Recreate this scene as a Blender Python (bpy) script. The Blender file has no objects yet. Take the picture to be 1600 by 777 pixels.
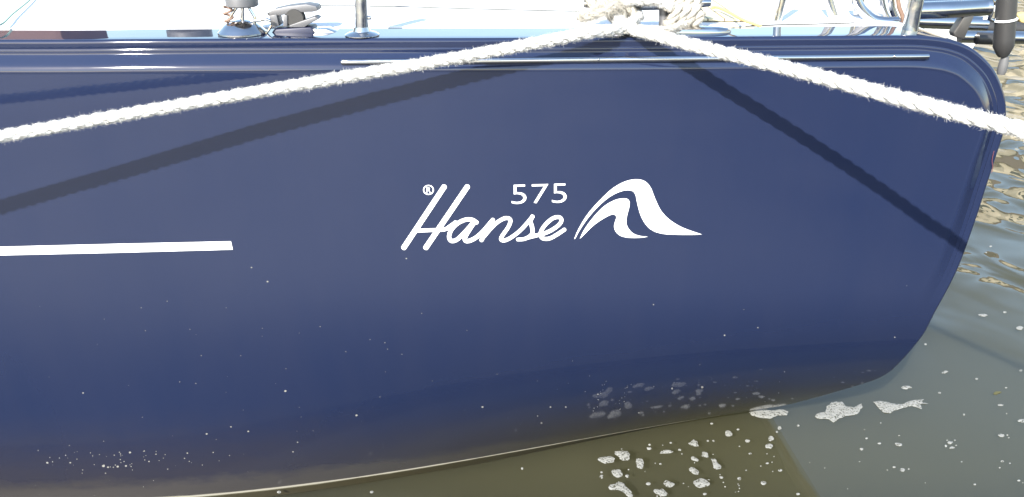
import bpy, bmesh, math, random
import numpy as np
from mathutils import Vector, Matrix, noise
from mathutils.geometry import delaunay_2d_cdt
random.seed(7)
R = math.radians
S = bpy.context.scene
COL = S.collection

# ------------------------------------------------------------------ camera, sky, sun
F, TH, CH = 1256.0, R(25), 1.81
cd = bpy.data.cameras.new('camera'); cam = bpy.data.objects.new('camera', cd); COL.objects.link(cam)
cam.location = (0, 0, CH); cam.rotation_euler = (R(90) - TH, 0, 0)
cd.sensor_width = 36; cd.lens = 36 * F / 1600; cd.clip_start = .05; cd.clip_end = 2000
S.camera = cam
TOSUN = Vector((-.39, -.72, .57)).normalized()
W = bpy.data.worlds.new('World'); S.world = W; W.use_nodes = True
nt = W.node_tree; bg = nt.nodes['Background']
sky = nt.nodes.new('ShaderNodeTexSky'); sky.sky_type = 'NISHITA'; sky.sun_disc = False
sky.sun_elevation = math.asin(TOSUN.z); sky.sun_rotation = math.atan2(TOSUN.x, TOSUN.y) % (2 * math.pi)
sky.air_density = 1.2; sky.dust_density = .6
nt.links.new(sky.outputs[0], bg.inputs[0]); bg.inputs[1].default_value = .15
sl = bpy.data.lights.new('sun', 'SUN'); sl.energy = 4.6; sl.angle = R(.5); sl.color = (1, .95, .88)
so = bpy.data.objects.new('sun', sl); COL.objects.link(so); so.rotation_euler = TOSUN.to_track_quat('Z', 'Y').to_euler()
S.view_settings.view_transform = 'Standard'; S.view_settings.look = 'None'
S.view_settings.exposure = 1.35; S.view_settings.gamma = 1
S.render.engine = 'CYCLES'

# ------------------------------------------------------------------ tracing helpers (photo pixel -> point in the place)
cT, sT = math.cos(TH), math.sin(TH)
def ray(px, py):
    u = (px - 800) / F; v = (py - 388.5) / F
    return Vector((u, cT - v * sT, -(sT + v * cT)))
def at_y(px, py, y):
    d = ray(px, py); d *= y / d.y; return Vector((d.x, d.y, d.z + CH))
def at_z(px, py, z=0):
    d = ray(px, py); d *= (z - CH) / d.z; return Vector((d.x, d.y, d.z + CH))
def AX(x):
    if x < -1: return .01963 * math.exp(5.334 * (x + 1))
    x = min(x, 1.6)
    return ((-.03606 * x + .02248) * x + .25784) * x + .21893
def YB(x, z):                                   # the topside without its mouldings
    q = max(0., (.75 - z) / .75)
    return 2.0 + .0167 * x + AX(x) * q ** 2.2
def hull_hit(px, py):
    d = ray(px, py); t = 1.6
    while t < 4:
        p = d * t
        if p.y > YB(p.x, p.z + CH): break
        t += .01
    a, b = t - .01, t
    for _ in range(14):
        m = (a + b) / 2; p = d * m
        if p.y > YB(p.x, p.z + CH): b = m
        else: a = m
    p = d * b; return Vector((p.x, p.y, p.z + CH))

# ------------------------------------------------------------------ object helpers
def link(name, me, mat, parent=None):
    o = bpy.data.objects.new(name, me); COL.objects.link(o)
    if mat: me.materials.append(mat)
    if parent: o.parent = parent
    return o
def tag(o, label=None, cat=None, group=None, kind=None):
    if label: o['label'] = label
    if cat: o['category'] = cat
    if group: o['group'] = group
    if kind: o['kind'] = kind
    return o
def empty(name, loc):
    o = bpy.data.objects.new(name, None); COL.objects.link(o); o.location = loc; o.empty_display_size = .1; return o
def mesh_from(vs, fs, smooth=True):
    me = bpy.data.meshes.new('m'); me.from_pydata([tuple(v) for v in vs], [], fs); me.update()
    if smooth: me.polygons.foreach_set('use_smooth', [True] * len(me.polygons))
    return me
class MB:
    def __init__(s): s.v = []; s.f = []; s.uv = []
    def add(s, vs, fs, uvs=None):
        n = len(s.v); s.v += [tuple(v) for v in vs]; s.f += [tuple(i + n for i in f) for f in fs]
        s.uv += uvs if uvs else [(0, 0)] * len(vs)
    def tube(s, pts, r, seg=14, cap=True, radii=None):
        pts = [Vector(p) for p in pts]; n = len(pts)
        up = Vector((.13, .27, .95)); vs = []; uvs = []; L = 0
        nrm = None
        for i, p in enumerate(pts):
            t = (pts[min(i + 1, n - 1)] - pts[max(i - 1, 0)]).normalized()
            if nrm is None:
                nrm = t.cross(up).normalized()
            nrm = (nrm - t * nrm.dot(t)).normalized(); b = t.cross(nrm)
            rr = radii[i] if radii else r
            if i: L += (p - pts[i - 1]).length
            for k in range(seg):
                a = 2 * math.pi * k / seg
                vs.append(p + (nrm * math.cos(a) + b * math.sin(a)) * rr); uvs.append((L, k / seg))
        fs = [(i * seg + k, i * seg + (k + 1) % seg, (i + 1) * seg + (k + 1) % seg, (i + 1) * seg + k) for i in range(n - 1) for k in range(seg)]
        if cap:
            fs.append(tuple(range(seg))[::-1]); fs.append(tuple((n - 1) * seg + k for k in range(seg)))
        s.add(vs, fs, uvs)
    def lathe(s, prof, origin, axis=(0, 0, 1), seg=32):
        q = Vector(axis).to_track_quat('Z', 'Y'); o = Vector(origin); vs = []
        for r, h in prof:
            for k in range(seg):
                a = 2 * math.pi * k / seg; vs.append(o + q @ Vector((r * math.cos(a), r * math.sin(a), h)))
        m = len(prof)
        fs = [(i * seg + k, i * seg + (k + 1) % seg, (i + 1) * seg + (k + 1) % seg, (i + 1) * seg + k) for i in range(m - 1) for k in range(seg)]
        fs.append(tuple(range(seg))[::-1]); fs.append(tuple((m - 1) * seg + k for k in range(seg)))
        s.add(vs, fs)
    def prism(s, pts, off):                      # closed 3-D polygon pushed along off
        n = len(pts); off = Vector(off); vs = [Vector(p) for p in pts] + [Vector(p) + off for p in pts]
        fs = [tuple(range(n)), tuple(range(2 * n - 1, n - 1, -1))] + [(i, i + n, (i + 1) % n + n, (i + 1) % n) for i in range(n)]
        s.add(vs, fs)
    def box(s, lo, hi):
        x0, y0, z0 = lo; x1, y1, z1 = hi
        s.prism([(x0, y0, z0), (x1, y0, z0), (x1, y1, z0), (x0, y1, z0)], (0, 0, z1 - z0))
    def build(s, name, mat, parent=None, smooth=True, bevel=0, auto=40):
        me = bpy.data.meshes.new(name); me.from_pydata(s.v, [], s.f); me.update()
        uv = me.uv_layers.new(name='UVMap')
        li = [0] * len(me.loops); me.loops.foreach_get('vertex_index', li)
        flat = []
        for i in li: flat += s.uv[i]
        uv.data.foreach_set('uv', flat)
        bm = bmesh.new(); bm.from_mesh(me)
        bmesh.ops.recalc_face_normals(bm, faces=bm.faces)
        if bevel:
            es = [e for e in bm.edges if len(e.link_faces) == 2 and e.calc_face_angle(0) > R(35)]
            bmesh.ops.bevel(bm, geom=es, offset=bevel, segments=2, profile=.5, affect='EDGES', clamp_overlap=True)
        for f in bm.faces: f.smooth = smooth
        for e in bm.edges:
            if len(e.link_faces) == 2 and e.calc_face_angle(0) > R(auto): e.smooth = False
        bm.to_mesh(me); bm.free()
        o = link(name, me, mat, parent); return o
def catmull(pts, n=8):
    P = [Vector(p) for p in pts]; P = [2 * P[0] - P[1]] + P + [2 * P[-1] - P[-2]]; out = []
    for i in range(1, len(P) - 2):
        a, b, c, d = P[i - 1:i + 3]
        for k in range(n):
            t = k / n
            out.append(.5 * ((2 * b) + (c - a) * t + (2 * a - 5 * b + 4 * c - d) * t * t + (3 * b - a - 3 * c + d) * t ** 3))
    out.append(P[-2]); return out
def resample(pts, step):
    out = [pts[0].copy()]; acc = 0
    L = [0]
    for i in range(1, len(pts)): L.append(L[-1] + (pts[i] - pts[i - 1]).length)
    n = max(2, int(L[-1] / step)); j = 0
    for k in range(1, n + 1):
        s = L[-1] * k / n
        while j < len(L) - 2 and L[j + 1] < s: j += 1
        f = (s - L[j]) / max(1e-9, L[j + 1] - L[j]); out.append(pts[j].lerp(pts[j + 1], min(1, f)))
    return out

# ------------------------------------------------------------------ materials
def mat(name, col, rough=.5, metal=0, ior=1.5, **kw):
    m = bpy.data.materials.new(name); m.use_nodes = True; b = m.node_tree.nodes['Principled BSDF']
    b.inputs['Base Color'].default_value = (*col, 1); b.inputs['Roughness'].default_value = rough
    b.inputs['Metallic'].default_value = metal; b.inputs['IOR'].default_value = ior
    for k, v in kw.items(): b.inputs[k.replace('_', ' ')].default_value = v
    return m
class N:
    def __init__(s, m): s.t = m.node_tree; s.b = s.t.nodes.get('Principled BSDF')
    def n(s, typ, **kw):
        x = s.t.nodes.new('ShaderNode' + typ)
        for k, v in kw.items():
            if k.startswith('i_'):
                key = k[2:]; key = int(key) if key.isdigit() else key.replace('_', ' ')
                x.inputs[key].default_value = v
            else: setattr(x, k, v)
        return x
    def l(s, a, b): s.t.links.new(a, b)
    def coords(s, scale=(1, 1, 1)):
        g = s.n('NewGeometry'); mp = s.n('Mapping'); s.l(g.outputs['Position'], mp.inputs[0]); mp.inputs['Scale'].default_value = scale; return mp.outputs[0]
    def ramp(s, fac, stops):
        r = s.n('ValToRGB'); e = r.color_ramp.elements
        while len(e) < len(stops): e.new(.5)
        for k, (p, c) in enumerate(stops): e[k].position = p; e[k].color = (*c, 1) if len(c) == 3 else c
        s.l(fac, r.inputs[0]); return r
    def mix(s, fac, a, b):
        x = s.n('MixRGB')
        for sk, v in ((0, fac), (1, a), (2, b)):
            if isinstance(v, (int, float)): x.inputs[sk].default_value = v
            elif isinstance(v, tuple): x.inputs[sk].default_value = (*v, 1)
            else: s.l(v, x.inputs[sk])
        return x.outputs[0]
    def noise(s, vec, scale, detail=4, rough=.5):
        x = s.n('TexNoise', i_Scale=scale, i_Detail=detail, i_Roughness=rough); s.l(vec, x.inputs[0]); return x.outputs[0]
    def bump(s, h, strength, dist):
        x = s.n('Bump', i_Strength=strength, i_Distance=dist); s.l(h, x.inputs['Height']); s.l(x.outputs[0], s.b.inputs['Normal']); return x
    def math(s, op, a, b=None, c=None):
        x = s.n('Math', operation=op)
        for i, v in enumerate((a, b, c)):
            if v is None: continue
            if isinstance(v, (int, float)): x.inputs[i].default_value = v
            else: s.l(v, x.inputs[i])
        return x.outputs[0]

NAVY = (.0105, .0165, .043)
def gelcoat():
    m = mat('navy_gelcoat', NAVY, .035, ior=1.62); q = N(m)
    co = q.coords()
    sep = q.n('SeparateXYZ'); q.l(co, sep.inputs[0]); z = sep.outputs[2]
    # faint dusty film in soft vertical streaks
    st = q.noise(q.coords((1.2, 1.2, .25)), 5, 5, .6)
    film = q.ramp(st, [(.35, (.0, .0, .0)), (.75, (1, 1, 1))]).outputs[0]
    c1 = q.mix(q.math('MULTIPLY', film, .05), NAVY, (.055, .052, .065))
    # dried water spots: tiny, sparse, denser near the waterline
    def spots(scale, size, lo, hi, zgate):
        vo = q.n('TexVoronoi', i_Scale=scale); q.l(co, vo.inputs[0])
        dot = q.math('LESS_THAN', vo.outputs['Distance'], size)
        sc = q.n('SeparateXYZ'); q.l(vo.outputs['Color'], sc.inputs[0])
        mr = q.n('MapRange', i_1=0., i_2=zgate, i_3=hi, i_4=lo); q.l(z, mr.inputs[0])
        return q.math('MULTIPLY', dot, q.math('LESS_THAN', sc.outputs[0], mr.outputs[0]))
    s1 = spots(34, .045, .0, .16, .8); s2 = spots(75, .07, .0, .12, .5)
    sp = q.math('MULTIPLY', q.math('MAXIMUM', s1, s2), .35)
    c2 = q.mix(sp, c1, (.5, .5, .47))
    # grey scum just above the water and brown fouled paint under it
    nz = q.noise(q.coords((1, 1, 2.5)), 9, 5, .65)
    zz = q.math('ADD', z, q.math('MULTIPLY', nz, -.09))
    sc = q.ramp(zz, [(0, (1, 1, 1)), (.045, (0, 0, 0))]).outputs[0]
    st2 = q.n('MapRange', i_1=-.03, i_2=.34, i_3=.65, i_4=0., interpolation_type='SMOOTHSTEP'); q.l(zz, st2.inputs[0])  # brown staining, drawn up high to imitate the topside's darkening reflection
    c2b = q.mix(st2.outputs[0], c2, (.030, .026, .024))
    c3 = q.mix(q.math('MULTIPLY', sc, .35), c2b, (.075, .068, .05))
    under = q.math('LESS_THAN', z, .0)
    c4 = q.mix(under, c3, (.045, .036, .02))
    q.l(c4, q.b.inputs['Base Color'])
    rg = q.n('MapRange', i_1=0., i_2=1., i_3=.03, i_4=.06); q.l(film, rg.inputs[0])
    rr = q.math('MAXIMUM', q.math('ADD', rg.outputs[0], q.math('MULTIPLY', st2.outputs[0], .2)), q.math('MULTIPLY', q.math('MAXIMUM', under, sp), .6)); q.l(rr, q.b.inputs['Roughness'])
    # very slight orange peel / fairing waves
    b = q.noise(q.coords((1, 1, 1)), 7, 2, .4); q.bump(b, .25, .0012)
    return m
M_HULL = gelcoat()
M_WHITE = mat('white_vinyl', (.82, .82, .8), .35)
M_DECK = mat('white_deck', (.8, .8, .78), .55)
q = N(M_DECK); q.bump(q.noise(q.coords(), 400, 2), .2, .001)
M_STEEL = mat('stainless_steel', (.56, .545, .53), .13, 1)
q = N(M_STEEL); h = q.noise(q.coords((1, 1, 1)), 60, 3); r_ = q.n('MapRange', i_1=.3, i_2=.7, i_3=.08, i_4=.22); q.l(h, r_.inputs[0]); q.l(r_.outputs[0], q.b.inputs['Roughness'])
M_ALU = mat('dull_aluminium', (.13, .13, .135), .45, .3)
M_BLACK = mat('black_rubber', (.035, .034, .033), .45)
M_TAN = mat('leather_strap', (.22, .14, .10), .6)
M_FOAM = mat('foam', (.75, .75, .70), .6)
q = N(M_FOAM)
v1 = q.n('TexVoronoi', i_Scale=150.0); q.l(q.coords(), v1.inputs[0])
v2 = q.noise(q.coords(), 95, 4, .7)
hol = q.math('MULTIPLY', q.math('LESS_THAN', v2, .52), q.math('LESS_THAN', v1.outputs[0], .36))
q.l(q.mix(v2, (.14, .14, .12), (.36, .36, .33)), q.b.inputs['Base Color'])
q.l(q.math('SUBTRACT', 1, hol), q.b.inputs['Alpha'])
q.bump(v1.outputs[0], .8, .003)
M_TEAK = mat('teak', (.62, .42, .16), .6)
q = N(M_TEAK); g = q.coords(); s_ = q.n('SeparateXYZ'); q.l(g, s_.inputs[0])
fr = q.math('FRACT', q.math('MULTIPLY', s_.outputs[0], 1 / .044)); ln = q.math('LESS_THAN', fr, .09)
q.l(q.mix(ln, (.72, .62, .38), (.10, .07, .04)), q.b.inputs['Base Color'])
M_YROPE = mat('yellow_cord', (.55, .40, .16), .7)
M_SILVERC = mat('waterline_scum', (.15, .14, .105), .6)
def ropemat(name, col):
    m = mat(name, col, .85); q = N(m)
    uv = q.n('UVMap'); s_ = q.n('SeparateXYZ'); q.l(uv.outputs[0], s_.inputs[0])
    # yarns laid the other way round inside every strand
    a = q.math('ADD', q.math('MULTIPLY', s_.outputs[0], 330), q.math('MULTIPLY', s_.outputs[1], 6.2832 * 2))
    h = q.math('SINE', a); nz = q.noise(q.coords(), 260, 4, .7)
    hh = q.math('ADD', q.math('MULTIPLY', h, .5), nz); q.bump(hh, .7, .003)
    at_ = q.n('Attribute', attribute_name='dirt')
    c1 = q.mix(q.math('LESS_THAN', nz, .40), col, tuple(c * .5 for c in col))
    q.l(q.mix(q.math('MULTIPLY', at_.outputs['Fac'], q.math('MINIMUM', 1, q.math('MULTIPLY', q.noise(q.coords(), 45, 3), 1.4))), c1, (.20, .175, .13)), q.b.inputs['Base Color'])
    return m
M_ROPE = ropemat('white_polyester_rope', (.56, .55, .52))
M_ROPE2 = ropemat('worn_white_rope', (.46, .43, .37))

# ------------------------------------------------------------------ water, bed, banks
def sheet(name, x0, y0, x1, y1, z, m, kind='structure'):
    me = mesh_from([(x0, y0, z), (x1, y0, z), (x1, y1, z), (x0, y1, z)], [(0, 1, 2, 3)], False)
    return tag(link(name, me, m), kind=kind)
mw = bpy.data.materials.new('harbour_water'); mw.use_nodes = True; t = mw.node_tree; t.nodes.clear()
q = N(mw); out = q.n('OutputMaterial'); mx = q.n('MixShader'); tr = q.n('BsdfTransparent'); gl = q.n('BsdfGlossy', i_Roughness=.0); fz = q.n('Fresnel'); ge = q.n('NewGeometry'); iorm = q.n('MapRange', i_1=0., i_2=1., i_3=1.66, i_4=1 / 1.66); q.l(ge.outputs['Backfacing'], iorm.inputs[0]); q.l(iorm.outputs[0], fz.inputs[0])
tr.inputs[0].default_value = (.90, .92, .84, 1)
co = q.coords((1, 1, 1)); s_ = q.n('SeparateXYZ'); q.l(co, s_.inputs[0])
n1 = q.n('TexNoise', i_Scale=2.3, i_Detail=1.5, i_Roughness=.4, i_Distortion=.8); q.l(q.coords((1.15, .8, 1)), n1.inputs[0])
n2 = q.n('TexNoise', i_Scale=.6, i_Detail=2.0); q.l(co, n2.inputs[0])
# sheltered and flat beside the hull, moving in the open beyond the stern
sh = q.n('MapRange', i_1=3.0, i_2=5.2, i_3=.0, i_4=1.0, interpolation_type='SMOOTHSTEP'); q.l(q.math('ADD', s_.outputs[1], q.math('MULTIPLY', s_.outputs[0], .3)), sh.inputs[0])
hh = q.math('ADD', q.math('MULTIPLY', q.math('MULTIPLY', n1.outputs[0], sh.outputs[0]), .085), q.math('MULTIPLY', n2.outputs[0], .006))
bp = q.n('Bump', i_Strength=1.0, i_Distance=1.0); q.l(hh, bp.inputs['Height'])
q.l(bp.outputs[0], gl.inputs['Normal']); q.l(bp.outputs[0], fz.inputs['Normal'])
q.l(fz.outputs[0], mx.inputs[0]); q.l(tr.outputs[0], mx.inputs[1]); q.l(gl.outputs[0], mx.inputs[2]); q.l(mx.outputs[0], out.inputs[0])
sheet('water', -150, -60, 150, 400, 0, mw)
mb_ = mat('murky_olive_silt', (.07, .065, .03), .9); q = N(mb_)
q.l(q.mix(q.noise(q.coords(), 1.3, 4), (.053, .048, .024), (.069, .062, .033)), q.b.inputs['Base Color'])
q.b.subsurface_method = 'BURLEY'; q.b.inputs['Subsurface Weight'].default_value = 1; q.b.inputs['Subsurface Radius'].default_value = (1, 1, .8); q.b.inputs['Subsurface Scale'].default_value = .7
sheet('water_bed', -150, -60, 150, 400, -.05, mb_)

# ------------------------------------------------------------------ the yacht
yacht = tag(empty('sailing_yacht', (0, 2.4, 0)), 'navy blue glossy sailing yacht stern with white script lettering and a wave emblem', 'yacht')
# stern outline in (x, z)
op = [hull_hit(px, py) for px, py in [(0, 66), (200, 65), (400, 64), (600, 63.5), (800, 63), (1000, 62), (1200, 60.5), (1340, 59.5), (1400, 59), (1440, 59.2), (1470, 61.5), (1500, 67), (1530, 80), (1560, 108), (1576, 140), (1582, 170), (1579, 205), (1560, 260), (1545, 302), (1530, 345), (1500, 421), (1464, 487)]]
ol = [(p.x, p.z) for p in op]
ol = [(-7.0, 1.50), (-4, 1.462), (-2.2, 1.446)] + ol + [(1.2178, .587), (1.2076, .533), (1.198, .479), (1.191, .436), (1.184, .395), (1.165, .352), (1.13, .313), (1.08, .262), (1.03, .20), (.99, .14), (.955, .07), (.906, 0), (.88, -.012), (.80, -.03), (.60, -.06), (.3, -.10), (-.1, -.139)]
oc = catmull([(x, 0, z) for x, z in ol], 10)
left = [p for p in oc if p.x <= -1.5 and p.z > 1]; right = oc[len(left):]
OUT = resample(left, .12)[:-1] + resample([left[-1]] + right, .016)
ON = []
for i, p in enumerate(OUT):
    tt = OUT[min(i + 1, len(OUT) - 1)] - OUT[max(i - 1, 0)]; tt.normalize(); ON.append(Vector((tt.z, 0, -tt.x)))     # inward
for _ in range(3): ON = [ON[0]] + [(ON[i - 1] + ON[i] * 2 + ON[i + 1]).normalized() for i in range(1, len(ON) - 1)] + [ON[-1]]
ARC = [0]
for i in range(1, len(OUT)): ARC.append(ARC[-1] + (OUT[i] - OUT[i - 1]).length)
i_corner = max(range(len(OUT)), key=lambda i: OUT[i].x)
def fade(i):                                     # mouldings die away down the stern edge
    a = ARC[i] - ARC[i_corner]
    return 1 if a < -.05 else max(0., 1 - (a + .05) / .62) ** 1.3
rr_ = .009
RC = .0235                                       # the band above the chamfer sits back by this much
prof = [(rr_ - rr_ * math.cos(a), rr_ - rr_ * math.sin(a)) for a in [R(k) for k in (0, 12, 25, 40, 55, 70, 80)]]
rest = catmull([(.0095, .0001, 0), (.014, .0008, 0), (.020, .0019, 0), (.0225, .0024, 0), (.0240, .0018, 0), (.0255, .0010, 0), (.030, .0008, 0), (.0345, .0006, 0), (.0365, -.0004, 0), (.040, -.0032, 0), (.047, -.0091, 0), (.054, -.0150, 0), (.060, -.0196, 0), (.0645, -.0220, 0), (.069, -.0237, 0), (.073, -.0243, 0), (.0755, -.0241, 0), (.078, -.0235, 0), (.086, -.0235, 0)], 3)
PRO = [(d, f, 1) for d, f in prof] + [(p.x, p.y, 0) for p in rest]
def slope(k):
    a = PRO[max(0, k - 1)]; b = PRO[min(len(PRO) - 1, k + 1)]; return (b[1] - a[1]) / (b[0] - a[0])
pts2 = []; dat = []                               # 2-D points and (f, f', n)
for i, p in enumerate(OUT):
    if p.x < -1.5: pass
    fd = fade(i)
    for k, (d, f, edge) in enumerate(PRO):
        a = 1 if edge else fd
        f_ = (f if edge else f * fd) + RC * fd; s_ = slope(k) * a
        if k == 0: s_ = -30
        pts2.append((p + ON[i] * d)); dat.append((f_, s_, ON[i]))
inner = [(OUT[i] + ON[i] * .1) for i in range(len(OUT))]
def inpoly(x, z, poly):
    c = False; n = len(poly)
    for i in range(n):
        a = poly[i]; b = poly[i - 1]
        if (a[1] > z) != (b[1] > z) and x < (b[0] - a[0]) * (z - a[1]) / (b[1] - a[1]) + a[0]: c = not c
    return c
ip = [(p.x, p.z) for p in inner] + [(-7, -.14)]
x = -7.0
while x < 1.3:
    z = -.14
    while z < 1.5:
        if inpoly(x, z, ip): pts2.append(Vector((x, 0, z))); dat.append((0, 0, Vector((0, 0, -1))))
        z += .035
    x += .04 if x > -1.7 else .15
nP = len(PRO); nO = len(OUT)
bound = [i * nP for i in range(nO)] + [(nO - 1) * nP + k for k in range(1, nP)]
base = len(pts2); pts2.append(Vector((-7, 0, -.14))); dat.append((0, 0, Vector((0, 0, -1))))
bound += [base] + [k for k in range(nP - 1, 0, -1)]
v2 = [Vector((p.x, p.z)) for p in pts2]
# the border is laid as a regular grid, the inside is triangulated
faces = [(i * nP + k, (i + 1) * nP + k, (i + 1) * nP + k + 1, i * nP + k + 1) for i in range(nO - 1) for k in range(nP - 1)]
keep = list(range(nP - 1, nO * nP, nP)) + list(range(nO * nP, len(v2)))
sub = [v2[i] for i in keep]; e_in = [(i, i + 1) for i in range(nO - 1)] + [(nO - 1, len(sub) - 1), (len(sub) - 1, 0)]
r = delaunay_2d_cdt(sub, e_in, [list(range(nO)) + [len(sub) - 1]], 1, 1e-5)
omap = {}
for ni, src in enumerate(r[3]):
    if src: omap[ni] = keep[src[0]]
for f in r[2]:
    if all(i in omap for i in f): faces.append(tuple(omap[i] for i in f))
V3 = []; NR = []
for p, (f, s1, n) in zip(pts2, dat):
    y = YB(p.x, p.z) + f; V3.append((p.x, y, p.z)); e = 1e-3
    yx = (YB(p.x + e, p.z) - YB(p.x - e, p.z)) / (2 * e); yz = (YB(p.x, p.z + e) - YB(p.x, p.z - e)) / (2 * e)
    NR.append(Vector((yx + s1 * n.x, -1, yz + s1 * n.z)).normalized())
# every face turned to look outwards
FF = []
for f in faces:
    a, b, c = (Vector(V3[f[0]]), Vector(V3[f[1]]), Vector(V3[f[2]])); g = (b - a).cross(c - a)
    FF.append(f if g.dot(NR[f[0]]) > 0 else f[::-1])
# cap and transom: from the edge back across the boat
YC = 4.35
rows = []
def bulge(p): return math.exp(-((p.z - .31) / .09) ** 2) if p.x > .8 and p.z < 1 else 0
for i, p in enumerate(OUT):
    y0 = V3[i * nP][1]; b = bulge(p); g = 0 if p.z > 1 else max(0., min(1., (.50 - p.z) / .22)); g = g * g * (3 - 2 * g)
    rows.append([(p.x, y0, p.z), (p.x + .026 * b, y0 + .03, p.z - .016 * b), (p.x + .034 * b - .05 * g, y0 + .12, p.z - .012 * b - .06 * g), (p.x + .02 * b - .2 * g, y0 + .6, p.z - .26 * g), (p.x - .2 * g, 2 * YC - y0, p.z - .26 * g)])
n0 = len(V3)
for i, rw in enumerate(rows):
    for k, pt in enumerate(rw):
        V3.append(pt)
        a = -ON[i]
        NR.append(Vector((a.x, 0, a.z)).normalized() if k > 0 else Vector((a.x, -.03, a.z)).normalized())
w = 5
for i in range(nO - 1):
    for k in range(w - 1):
        f = (n0 + i * w + k, n0 + (i + 1) * w + k, n0 + (i + 1) * w + k + 1, n0 + i * w + k + 1)
        a, b, c = Vector(V3[f[0]]), Vector(V3[f[1]]), Vector(V3[f[2]]); g = (b - a).cross(c - a)
        FF.append(f if g.dot(NR[f[0]]) > 0 else f[::-1])
# far side, plain
n1_ = len(V3)
for i in range(nO): V3.append((OUT[i].x, 2 * YC - V3[i * nP][1], OUT[i].z)); NR.append(Vector((0, 1, 0)))
V3.append((-7, 2 * YC - 2, -.14)); NR.append(Vector((0, 1, 0)))
FF.append(tuple(range(n1_, len(V3))))
me = mesh_from(V3, FF)
me.normals_split_custom_set_from_vertices([tuple(n) for n in NR])
hull = link('hull', me, M_HULL, None)
def rel(o, par, keep=True):
    o.parent = par; o.matrix_parent_inverse = par.matrix_world.inverted() if par.type != 'EMPTY' else Matrix.Translation(-par.location)
    return o
rel(hull, yacht); tag(hull, 'glossy navy blue topside with moulded edge and rounded stern corner')
def part(mb, name, m, par=yacht, **k):
    o = mb.build(name, m, None, **k); return rel(o, par)

def top_z(x):
    best = None
    for i in range(nO - 1):
        a, b = OUT[i], OUT[i + 1]
        if a.z > 1 and a.x <= x <= b.x: return a.z + (b.z - a.z) * (x - a.x) / max(1e-6, b.x - a.x)
    return 1.44
# white deck just inboard of the blue covering board
vs = []; fs = []
xs = [-7, -5, -3, -2, -1.5, -1, -.5, 0, .3, .6, .8, .95, 1.02, 1.06]
ysd = [0, .004, .02, .3, 1.0, 2.1]
for x in xs:
    for j, dy in enumerate(ysd):
        edge = 2.0 + .0167 * x + .178
        vs.append((x, edge + dy, top_z(x) + (-.002 if j == 0 else .003 + .012 * min(1, dy / .3) * 0 + .02 * dy / 2)))
m_ = len(ysd)
fs = [(i * m_ + k, (i + 1) * m_ + k, (i + 1) * m_ + k + 1, i * m_ + k + 1) for i in range(len(xs) - 1) for k in range(m_ - 1)]
b = MB(); b.add(vs, fs); dk = part(b, 'deck', M_DECK)
md = dk.modifiers.new('t', 'SOLIDIFY'); md.thickness = .004; md.offset = -1

# ---- vinyl lettering laid on the topside
def lay(name, polys, m=M_WHITE, off=.0012, parent=hull, step=12, holes=()):
    b = MB()
    for poly in polys:
        poly = [Vector(p[:2]) for p in poly]
        xs_ = [p.x for p in poly]; ys_ = [p.y for p in poly]
        pts = list(poly); n = len(poly)
        X = min(xs_) + step / 2
        tp = [(p.x, p.y) for p in poly]
        while X < max(xs_):
            Y = min(ys_) + step / 2
            while Y < max(ys_):
                if inpoly(X, Y, tp): pts.append(Vector((X, Y)))
                Y += step
            X += step
        r = delaunay_2d_cdt(pts, [(i, (i + 1) % n) for i in range(n)], [list(range(n))], 1, 1e-4)
        vs = []
        for p in r[0]:
            h = hull_hit(p.x, p.y); vs.append(h + Vector((0, -off, 0)))
        fs = []
        for f in r[2]:
            a, bb, c = vs[f[0]], vs[f[1]], vs[f[2]]
            fs.append(tuple(f) if (bb - a).cross(c - a).y < 0 else tuple(f)[::-1])
        b.add(vs, fs)
    me = bpy.data.meshes.new(name); me.from_pydata(b.v, [], b.f); me.update()
    o = link(name, me, m); 
    md = o.modifiers.new('t', 'SOLIDIFY'); md.thickness = .0006; md.offset = -1
    return rel(o, parent)
Z = lambda x, y: (600 + x / 3.077, 260 + y / 3.077)
def zp(pts, n=6, closed=False):
    return [Vector((*Z(*p), 0)) for p in pts]
def stroke(pts, w0, w1=None, n=8, cap=True, off=.0012):
    P = catmull([(*Z(*p), 0) for p in pts], n) if len(pts) > 2 else [Vector((*Z(*pts[0]), 0)), Vector((*Z(*pts[1]), 0))]
    P = resample(P, 1.6); w0 /= 3.077 * 2; w1 = w0 if w1 is None else w1 / 3.077 / 2
    L = []; Rr = []; m = len(P)
    for i, p in enumerate(P):
        t = (P[min(i + 1, m - 1)] - P[max(i - 1, 0)]).normalized(); nn = Vector((-t.y, t.x, 0)); wv = w0 + (w1 - w0) * i / (m - 1)
        L.append(p + nn * wv); Rr.append(p - nn * wv)
    t0 = (P[0] - P[1]).normalized(); t1 = (P[-1] - P[-2]).normalized()
    def capp(c, t, w, s):
        nn = Vector((-t.y, t.x, 0)); return [c + (nn * math.cos(a) * s + t * math.sin(a) * .75) * w for a in [R(k) for k in range(15, 180, 15)]]
    nL, nR = L, Rr[::-1]
    return nL + capp(P[-1], t1, w1, 1) + nR + capp(P[0], t0, w0, 1)
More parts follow.
